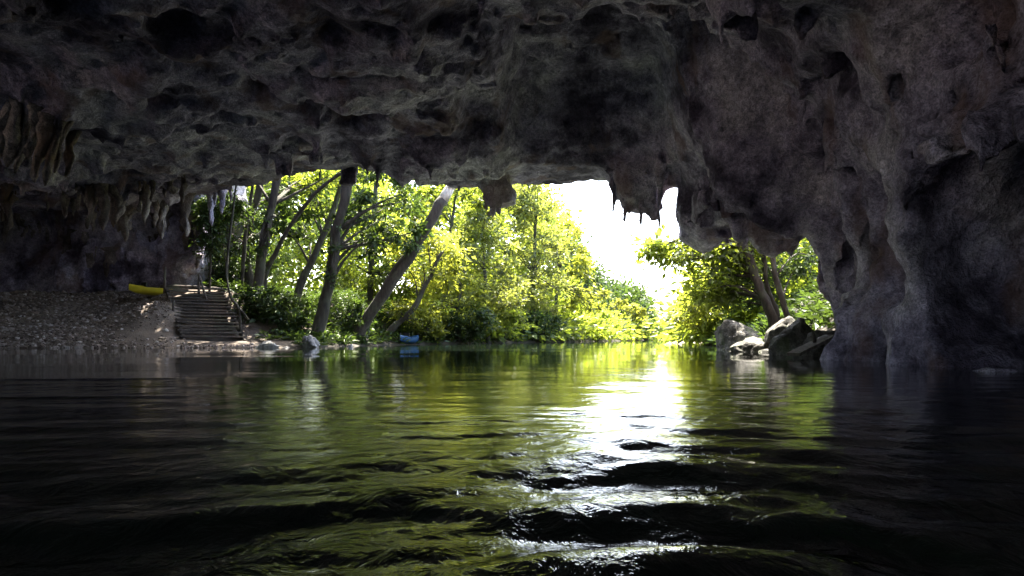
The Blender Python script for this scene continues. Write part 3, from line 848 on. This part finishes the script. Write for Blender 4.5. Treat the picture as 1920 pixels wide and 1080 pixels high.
# ------------------------------------------------------------------ vegetation
def leaves_mesh(name, cen, dirs, nrm, ln, wd, tint):
    n = len(cen)
    dirs = dirs / (np.linalg.norm(dirs, axis=1)[:, None] + 1e-9)
    sd_ = np.cross(dirs, nrm); sd_ /= np.linalg.norm(sd_, axis=1)[:, None] + 1e-9
    up = np.cross(sd_, dirs)
    a = cen - dirs * ln[:, None] * 0.5
    tip = cen + dirs * ln[:, None] * 0.5 - up * ln[:, None] * 0.12
    l = cen - dirs * (ln * 0.08)[:, None] + sd_ * wd[:, None] * 0.5 + up * ln[:, None] * 0.06
    r = cen - dirs * (ln * 0.08)[:, None] - sd_ * wd[:, None] * 0.5 + up * ln[:, None] * 0.06
    V = np.stack([a, r, tip, l], 1).reshape(-1, 3)
    i0 = np.arange(n) * 4
    T = np.concatenate([np.stack([i0, i0 + 1, i0 + 2], 1), np.stack([i0, i0 + 2, i0 + 3], 1)])
    me = fast_mesh(name, V, T, False)
    at = me.attributes.new('tint', 'FLOAT', 'FACE')
    at.data.foreach_set('value', np.concatenate([tint, tint]).astype(np.float32))
    return me

DENS, LEAFK = 1.45, 1.1
def crown_points(c, rad, ncl, per, seed, shell=0.55, clump=0.45, flat=0.6, droop=0.0):
    rs = np.random.default_rng(seed)
    u = rs.normal(size=(ncl, 3)); u /= np.linalg.norm(u, axis=1)[:, None]
    rr = (shell ** 3 + (1 - shell ** 3) * rs.uniform(size=ncl)) ** (1 / 3)
    cl = np.asarray(c) + u * rr[:, None] * np.asarray(rad)
    cl[:, 2] -= droop * np.hypot(u[:, 0], u[:, 1]) * rr
    cs = clump * rs.uniform(0.55, 1.35, ncl)
    n = rs.poisson(per * DENS * (cs / clump) ** 1.5)
    idx = np.repeat(np.arange(ncl), n)
    off = rs.normal(size=(len(idx), 3)) * np.array([1, 1, flat]) * cs[idx][:, None] * 0.55
    pts = cl[idx] + off
    d = off + rs.normal(size=off.shape) * 0.25 * clump + np.array([0, 0, -0.15 * clump])
    nr = rs.normal(size=off.shape) * 0.55 + np.array([0, -0.1, 0.8])
    return cl, pts, d, nr, idx, rs

def make_crown(parent, origin, c, rad, ncl, per, leaf, seed, mat, name='crown', **kw):
    cl, pts, d, nr, idx, rs = crown_points(c, rad, ncl, per, seed, **kw)
    ln = leaf * LEAFK * rs.uniform(0.7, 1.3, len(pts)) * rs.choice([0.6, 0.85, 1.0, 1.15, 1.6], len(cl))[idx]
    base = (rs.uniform(0, 1, len(cl)) ** 1.5)[idx]
    tint = np.clip(base + rs.normal(size=len(pts)) * 0.2, 0, 1)
    me = leaves_mesh(name, pts - np.asarray(origin), d, nr, ln, ln * rs.uniform(0.38, 0.6, len(pts)), tint)
    o = link(name, me, mat, parent, kind='stuff')
    return cl

def tree(name, label, path, rad, crowns, mat_leaf=None, mat_bark=None, limbs=8, seed=0, group=None, cat='tree', grounded=True, flare=1.6, smooth_n=18):
    pts = [p if isinstance(p, np.ndarray) else P(*p) for p in path]
    pts = np.array(pts)
    if grounded:
        g = float(gh(pts[0][0], pts[0][1]))
        base = np.array([pts[0][0], pts[0][1], g - 0.15])
        if pts[0][2] > g + 0.3: pts = np.vstack([base, pts])
        else: pts[0] = base
    org = pts[0].copy()
    root = empty(name, tuple(org), label, cat, group)
    sp = smooth_path(pts, smooth_n)
    rr = np.linspace(rad[0], rad[1], smooth_n)
    rr[0] *= flare; rr[1] *= 1 + (flare - 1) * 0.45; rr[2] *= 1 + (flare - 1) * 0.15
    rs = np.random.default_rng(seed)
    sp[2:-1] += rs.normal(size=(smooth_n - 3, 3)) * rad[0] * 0.12
    mb = MB(); mb.tube(sp - org, rr, 10, 0.35, seed)
    tr = link('trunk', mb.mesh('trunk'), mat_bark or M_BARK, root)
    # limbs reach into the clumps of the crown
    for k, cr in enumerate(crowns):
        (c, r3, ncl, per, leaf) = cr[:5]
        kw = cr[5] if len(cr) > 5 else {}
        m_ = cr[6] if len(cr) > 6 else mat_leaf
        c = P(*c)
        cl = make_crown(root, org, c, r3, ncl, per, leaf, seed * 31 + k, m_, **kw)
        sel = rs.choice(len(cl), min(limbs, len(cl)), replace=False)
        for s_ in sel:
            tgt = cl[s_]
            j = int(np.clip(np.argmin(np.linalg.norm(sp - tgt, axis=1)) - 3, smooth_n // 3, smooth_n - 1))
            a = sp[j]
            mid_ = (a + tgt) / 2 + rs.normal(size=3) * 0.12 + np.array([0, 0, 0.15])
            lp = smooth_path([a, mid_, tgt], 6)
            ml = MB(); ml.tube(lp - org, np.linspace(min(rr[j] * 0.45, 0.09), 0.012, 6), 5)
            link('limb', ml.mesh('limb'), mat_bark or M_BARK, tr)
    return root

GT = 'trees on the left bank'
# --- tall trunks on the left
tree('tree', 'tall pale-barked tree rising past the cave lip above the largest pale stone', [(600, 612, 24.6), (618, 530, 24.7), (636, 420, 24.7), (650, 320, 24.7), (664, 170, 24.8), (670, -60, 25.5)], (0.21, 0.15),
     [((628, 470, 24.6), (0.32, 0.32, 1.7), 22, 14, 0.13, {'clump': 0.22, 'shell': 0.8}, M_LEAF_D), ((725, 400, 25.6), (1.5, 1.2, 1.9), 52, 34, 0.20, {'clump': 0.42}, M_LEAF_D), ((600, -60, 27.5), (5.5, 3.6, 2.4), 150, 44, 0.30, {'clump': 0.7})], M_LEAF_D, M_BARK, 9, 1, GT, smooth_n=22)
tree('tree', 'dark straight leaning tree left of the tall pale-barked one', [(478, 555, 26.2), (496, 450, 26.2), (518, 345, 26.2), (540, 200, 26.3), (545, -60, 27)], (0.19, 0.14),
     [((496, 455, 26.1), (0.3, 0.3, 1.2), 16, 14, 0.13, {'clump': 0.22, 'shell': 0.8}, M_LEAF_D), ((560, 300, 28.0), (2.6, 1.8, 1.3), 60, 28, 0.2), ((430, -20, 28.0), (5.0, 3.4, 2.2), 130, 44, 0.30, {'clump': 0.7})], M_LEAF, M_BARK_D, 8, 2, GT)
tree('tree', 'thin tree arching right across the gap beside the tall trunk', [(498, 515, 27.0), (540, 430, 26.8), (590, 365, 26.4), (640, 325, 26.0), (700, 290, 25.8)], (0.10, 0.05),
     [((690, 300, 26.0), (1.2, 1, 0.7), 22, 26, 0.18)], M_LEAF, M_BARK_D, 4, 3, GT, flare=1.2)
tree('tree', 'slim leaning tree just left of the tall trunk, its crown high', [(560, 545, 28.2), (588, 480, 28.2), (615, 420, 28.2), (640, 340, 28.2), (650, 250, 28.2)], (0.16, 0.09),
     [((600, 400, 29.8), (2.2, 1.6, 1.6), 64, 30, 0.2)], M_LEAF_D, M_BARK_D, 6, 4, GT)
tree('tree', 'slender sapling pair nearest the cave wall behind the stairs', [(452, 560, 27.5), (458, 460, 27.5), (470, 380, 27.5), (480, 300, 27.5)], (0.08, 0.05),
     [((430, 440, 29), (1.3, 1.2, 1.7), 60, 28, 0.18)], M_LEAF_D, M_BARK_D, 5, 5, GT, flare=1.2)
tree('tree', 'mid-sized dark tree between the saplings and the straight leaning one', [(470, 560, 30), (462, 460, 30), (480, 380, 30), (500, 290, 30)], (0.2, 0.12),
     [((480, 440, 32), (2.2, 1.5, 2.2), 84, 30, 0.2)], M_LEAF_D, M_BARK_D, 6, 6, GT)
# the leaning dead trunk
dead = tree('dead_tree', 'thick dead trunk leaning right with a pale snapped top', [(676, 615, 26.0), (716, 555, 26.0), (770, 474, 26.0), (808, 415, 26.0), (832, 374, 26.0)], (0.22, 0.20), [], None, M_BARK_D, 0, 7, None)
org = np.array(dead.location)
mb = MB()
a = P(828, 380, 26.0); b = P(851, 343, 26.0); ax = (b - a) / np.linalg.norm(b - a)
mb.tube(np.array([a, a * .5 + b * .5, b]) - org, [0.205, 0.19, 0.14], 12, 0.4, 3)
for k in range(7):
    o_ = np.array([math.cos(k * .9) * 0.13, math.sin(k * .9) * 0.13, 0])
    mb.tube(np.array([a * .3 + b * .7 + o_, b + o_ + ax * (0.1 + 0.3 * random.random())]) - org, [0.07, 0.01], 5)
link('broken_top', mb.mesh('broken_top'), M_DEAD, dead, label='pale splintered top of the leaning trunk')
# multi-stem leaning bush tree at the waterline
tree('tree', 'low forked tree leaning right beside the blue kayak', [(722, 628, 28.5), (745, 606, 28.5), (775, 580, 28.4), (800, 530, 28.4), (830, 470, 28.6)], (0.15, 0.07),
     [((800, 480, 29.3), (1.7, 1.3, 1.5), 60, 30, 0.17), ((775, 590, 29.3), (0.9, 0.8, 0.6), 26, 30, 0.16)], M_LEAF_Y, M_BARK, 9, 8, GT)
# --- the lit wall of foliage in the middle
tree('tree', 'broad sunlit tree behind the snapped trunk top', [(830, 620, 35), (838, 500, 35), (850, 400, 35), (860, 330, 35)], (0.15, 0.04),
     [((850, 420, 34.5), (3.0, 2.2, 2.6), 120, 32, 0.2), ((760, 350, 35.5), (2.4, 2.0, 1.7), 70, 30, 0.2)], M_LEAF, M_BARK, 10, 9, GT)
tree('tree', 'vine-hung grey-green tree right of the snapped trunk', [(915, 630, 34), (910, 520, 34), (905, 440, 34), (915, 380, 34)], (0.13, 0.04),
     [((905, 500, 33.5), (2.0, 1.6, 3.0), 120, 32, 0.17, {'droop': 0.7})], M_LEAF_G, M_BARK, 8, 10, GT)
tree('tree', 'tall grey-green tree on the edge of the bright sky', [(1000, 630, 40), (1000, 520, 40), (1005, 420, 40), (1000, 340, 40)], (0.15, 0.04),
     [((1000, 480, 39.5), (2.0, 1.8, 4.3), 170, 32, 0.19, {'clump': 0.5}), ((985, 370, 39.8), (1.6, 1.5, 1.3), 50, 30, 0.19)], M_LEAF_G, M_BARK, 14, 11, GT)
tree('tree', 'loose tree reaching its twigs into the bright sky', [(1040, 630, 43), (1045, 540, 43), (1060, 460, 43), (1068, 420, 43)], (0.12, 0.03),
     [((1060, 480, 43), (1.6, 1.6, 3.6), 60, 22, 0.2), ((1100, 560, 43), (1.2, 1.2, 1.0), 26, 20, 0.2)], M_LEAF_Y, M_BARK, 12, 12, GT)
tree('tree', 'bushy tree filling the gap between the tall trunk and the dead one', [(690, 600, 31), (695, 520, 31), (700, 430, 31), (705, 340, 31)], (0.16, 0.08),
     [((690, 480, 31.5), (1.9, 1.6, 2.2), 80, 30, 0.19), ((750, 520, 31), (1.2, 1.2, 1.3), 40, 30, 0.18)], M_LEAF, M_BARK, 9, 13, GT)
tree('tree', 'slim bright tree low behind the forked one', [(860, 628, 32), (858, 580, 32), (865, 540, 32), (870, 500, 32)], (0.12, 0.06),
     [((850, 560, 31.6), (1.5, 1.1, 1.4), 66, 32, 0.16)], M_LEAF_Y, M_BARK, 7, 14, GT)
GS = 'waterside bushes on the left bank'
def bush(label, px, py, d, r3, ncl, per, leaf, mat, seed, group=GS):
    p = P(px, py, d); g = float(gh(p[0], p[1]))
    return tree('bush', label, [np.array((p[0], p[1], g)), np.array((p[0] + 0.05, p[1], g + (p[2] - g) * 0.5)), p], (0.05, 0.02), [((px, py, d), r3, ncl, per, leaf, {'clump': 0.34})], mat, M_BARK, 6, seed, group, 'bush', True, 1.1, 7)
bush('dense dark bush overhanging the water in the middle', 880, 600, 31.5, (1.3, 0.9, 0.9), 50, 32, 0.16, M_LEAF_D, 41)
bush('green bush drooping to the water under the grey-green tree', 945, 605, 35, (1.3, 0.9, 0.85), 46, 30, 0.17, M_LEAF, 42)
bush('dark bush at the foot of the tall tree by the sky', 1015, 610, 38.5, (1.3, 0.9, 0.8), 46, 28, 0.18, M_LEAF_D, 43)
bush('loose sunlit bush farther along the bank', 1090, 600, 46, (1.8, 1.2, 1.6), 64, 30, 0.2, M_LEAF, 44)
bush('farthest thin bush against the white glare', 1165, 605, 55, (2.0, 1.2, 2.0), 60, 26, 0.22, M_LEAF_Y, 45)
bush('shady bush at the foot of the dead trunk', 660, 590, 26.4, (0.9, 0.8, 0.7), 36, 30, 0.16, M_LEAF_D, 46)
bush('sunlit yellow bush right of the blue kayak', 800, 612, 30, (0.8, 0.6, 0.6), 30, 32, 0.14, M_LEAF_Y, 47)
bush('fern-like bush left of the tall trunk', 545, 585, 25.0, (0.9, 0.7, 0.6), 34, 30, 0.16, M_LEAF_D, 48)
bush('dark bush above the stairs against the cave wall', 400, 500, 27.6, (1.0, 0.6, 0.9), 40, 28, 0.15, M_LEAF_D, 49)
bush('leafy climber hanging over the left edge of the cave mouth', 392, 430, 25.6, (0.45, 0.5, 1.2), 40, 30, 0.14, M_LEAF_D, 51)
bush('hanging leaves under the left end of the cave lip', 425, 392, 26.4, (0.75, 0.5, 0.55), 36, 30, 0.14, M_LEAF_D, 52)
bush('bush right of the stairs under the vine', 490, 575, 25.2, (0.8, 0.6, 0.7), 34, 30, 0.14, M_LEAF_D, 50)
# --- right bank
GR = 'trees on the right bank'
tree('tree', 'thickest leaning stem on the right bank with a broad crown over the water', [(1450, 605, 19.2), (1425, 540, 19.2), (1402, 480, 19.2), (1380, 420, 19.3)], (0.14, 0.09),
     [((1330, 510, 20.0), (1.25, 1.0, 0.95), 64, 34, 0.15), ((1255, 470, 20.5), (0.75, 0.6, 0.35), 22, 30, 0.15), ((1390, 450, 19.8), (0.9, 0.7, 0.5), 30, 30, 0.15)], M_LEAF, M_BARK_D, 9, 21, GR)
tree('tree', 'middle stem of the right bank clump', [(1462, 605, 19.6), (1440, 540, 19.6), (1430, 480, 19.6), (1415, 400, 19.6)], (0.08, 0.06),
     [((1390, 540, 20.6), (0.9, 0.8, 0.9), 40, 32, 0.14)], M_LEAF_D, M_BARK_D, 6, 22, GR, flare=1.2)
tree('tree', 'outermost right stem nearest the cave wall', [(1478, 600, 19.0), (1460, 540, 19.0), (1448, 480, 19.0), (1440, 400, 19.0)], (0.09, 0.06),
     [((1470, 470, 20.6), (0.9, 0.7, 0.9), 34, 30, 0.14)], M_LEAF_D, M_BARK_D, 5, 23, GR, flare=1.2)
tree('tree', 'farther right bank tree dipping its leaves to the glare', [(1330, 625, 27), (1320, 580, 27), (1305, 540, 27), (1290, 500, 27)], (0.12, 0.06),
     [((1300, 585, 26), (1.0, 0.9, 0.75), 46, 28, 0.16), ((1340, 560, 27), (1.1, 0.9, 1.0), 40, 30, 0.16)], M_LEAF_Y, M_BARK_D, 8, 24, GR)

# --- far wood and ground cover, each one mass
rs = np.random.default_rng(77)
cl = []
for k in range(1300):
    px = rs.uniform(300, 1075); d = rs.uniform(44, 66)
    top = np.interp(px, [300, 500, 700, 900, 1000, 1075], [250, 250, 260, 300, 330, 470])
    py = rs.uniform(top, 640)
    if py < 600 and noise(np.array([px / 42.0]), np.array([py / 42.0]), np.array([0.5]), 31)[0] > (0.22 if px > 720 else 0.42): continue
    cl.append(P(px, py, d))
ngap = len(cl)
for k in range(320):
    px = rs.uniform(1045, 1212); d = rs.uniform(58, 88)
    cl.append(P(px, rs.uniform(np.interp(px, [1050, 1090, 1130, 1180, 1212], [410, 465, 535, 535, 575]), 634), d))
ngap2 = len(cl)
for k in range(260):
    px = rs.uniform(1300, 1580); d = rs.uniform(26, 44)
    cl.append(P(px, rs.uniform(np.interp(px, [1300, 1400, 1580], [590, 420, 380]), 632), d))
for k in range(170):
    y_ = rs.uniform(34, 98); x_ = np.interp(y_, LB[:, 1], LB[:, 0]) - rs.uniform(0.0, 2.5)
    cl.append(np.array([x_, y_, rs.uniform(0.2, 1.3)]))
cl = np.array(cl)
n = rs.poisson(75, len(cl)); idx = np.repeat(np.arange(len(cl)), n)
off = rs.normal(size=(len(idx), 3)) * np.array([0.75, 0.75, 0.5]) 
pts = cl[idx] + off
pts[:, 2] = np.maximum(pts[:, 2], 0.1 + 0.3 * rs.uniform(size=len(pts)))
ln = rs.uniform(0.28, 0.55, len(pts))
dr_ = off + rs.normal(size=off.shape) * .3; nr_ = rs.normal(size=off.shape) * .6 + np.array([0, 0, .7])
tn_ = np.clip(rs.uniform(0.1, 0.9, len(cl))[idx] + rs.normal(size=len(pts)) * .2, 0, 1)
gap = (idx >= ngap) & (idx < ngap2)
fb = leaves_mesh('far_thicket', pts[gap], dr_[gap], nr_[gap], ln[gap], ln[gap] * 0.55, tn_[gap])
link('far_thicket', fb, M_LEAF_D, label='low far thicket along the bank beside the white gap of sky', cat='thicket', kind='stuff')
g_ = ~gap
fme = leaves_mesh('far_forest', pts[g_], dr_[g_], nr_[g_], ln[g_], ln[g_] * 0.55, tn_[g_])
link('far_forest', fme, M_LEAF, label='sunlit wood standing behind the bank trees', cat='forest', kind='stuff')

# undergrowth on the left bank: arching narrow leaves
cx = np.concatenate([rs.uniform(-13, 8, 9000), rs.uniform(5.9, 12, 900)]); cy = np.concatenate([rs.uniform(22, 46, 9000), rs.uniform(15.5, 32, 900)])
bd = bank(cx, cy)
stair_clear = np.abs((cx - SB[0]) * side[0] + (cy - SB[1]) * side[1]) > 1.15
stair_clear |= (cy > 26.2)
beachy = ((cx < -8.4) & (cy < 25.2)) | ((cx < -6.6) & (cy < 22.8))
jamb = (cx < -12.0) & (cy > 25)
ok = (bd > 0.02) & (bd < 9) & stair_clear & ~beachy & ~jamb
sel = np.concatenate([np.nonzero(ok[:9000])[0][:1600], 9000 + np.nonzero(ok[9000:])[0][:500]])
cx, cy = cx[sel], cy[sel]
cz = gh(cx, cy)
per = 22
idx = np.repeat(np.arange(len(cx)), per)
ang = rs.uniform(0, 6.28, len(idx)); el = rs.uniform(0.2, 1.2, len(idx)); hh = rs.uniform(0.1, 0.55, len(idx))
d = np.stack([np.cos(ang) * np.cos(el), np.sin(ang) * np.cos(el), np.sin(el) * 0.7], 1)
pts = np.stack([cx, cy, cz], 1)[idx] + d * hh[:, None] * 1.1
ln = rs.uniform(0.14, 0.34, len(idx))
ume = leaves_mesh('undergrowth', pts, d + np.array([0, 0, -0.25]), rs.normal(size=d.shape) * .4 + np.array([0, 0, 1.0]), ln, ln * rs.uniform(.22, .45, len(idx)), rs.uniform(0, 1, len(cx))[idx])
link('undergrowth', ume, M_LEAF_D, label='low leafy undergrowth covering the left bank', cat='undergrowth', kind='stuff')

# vine by the stairs and driftwood
v = smooth_path([P(445, 330, 23.8), P(436, 400, 23.9), P(427, 480, 23.8), P(424, 510, 23.7), P(432, 555, 23.5), P(448, 580, 23.4), P(451, 628, 23.3)], 24)
vo = empty('vine', tuple(v[-1]), 'long pale vine hanging from the cave lip down to the right of the stairs', 'vine')
mb = MB(); mb.tube(v - v[-1], np.linspace(0.035, 0.05, 24), 7, 0.3, 2)
link('stem', mb.mesh('stem'), M_BARK, vo)
mb = MB(); a = P(448, 578, 23.4); b = P(466, 600, 23.4); mb.tube(np.array([a, (a + b) / 2 + [0, 0, .03], b]) - v[-1], [0.05, 0.04, 0.03], 7)
link('side_shoot', mb.mesh('side_shoot'), M_BARK, vo)
pa, pb = P(1497, 660, 11.0), P(1549, 634, 11.5)
pl = empty('plank', tuple(pa), 'pale stranded plank sloping out of the water on the right', 'plank')
ax = (pb - pa) / np.linalg.norm(pb - pa); sdv = np.cross(ax, [0, 0, 1]); sdv /= np.linalg.norm(sdv); upv = np.cross(sdv, ax)
mb = MB(); mb.box((pb - pa) / 2, np.linalg.norm(pb - pa) + 0.3, 0.22, 0.05, ax, sdv, upv)
link('board', mb.mesh('board', False), M_WOOD, pl)
mb = MB(); q = (pb - pa) * 0.58; mb.tube([q, q + [-.02, 0, .16], q + [-.05, 0, .24]], [.03, .025, .012], 6)
link('snag', mb.mesh('snag'), M_BARK_D, pl)
print('tris', sum(len(p.vertices) - 2 for m in bpy.data.meshes for p in m.polygons), {m.name: len(m.polygons) for m in bpy.data.meshes if len(m.polygons) > 30000})
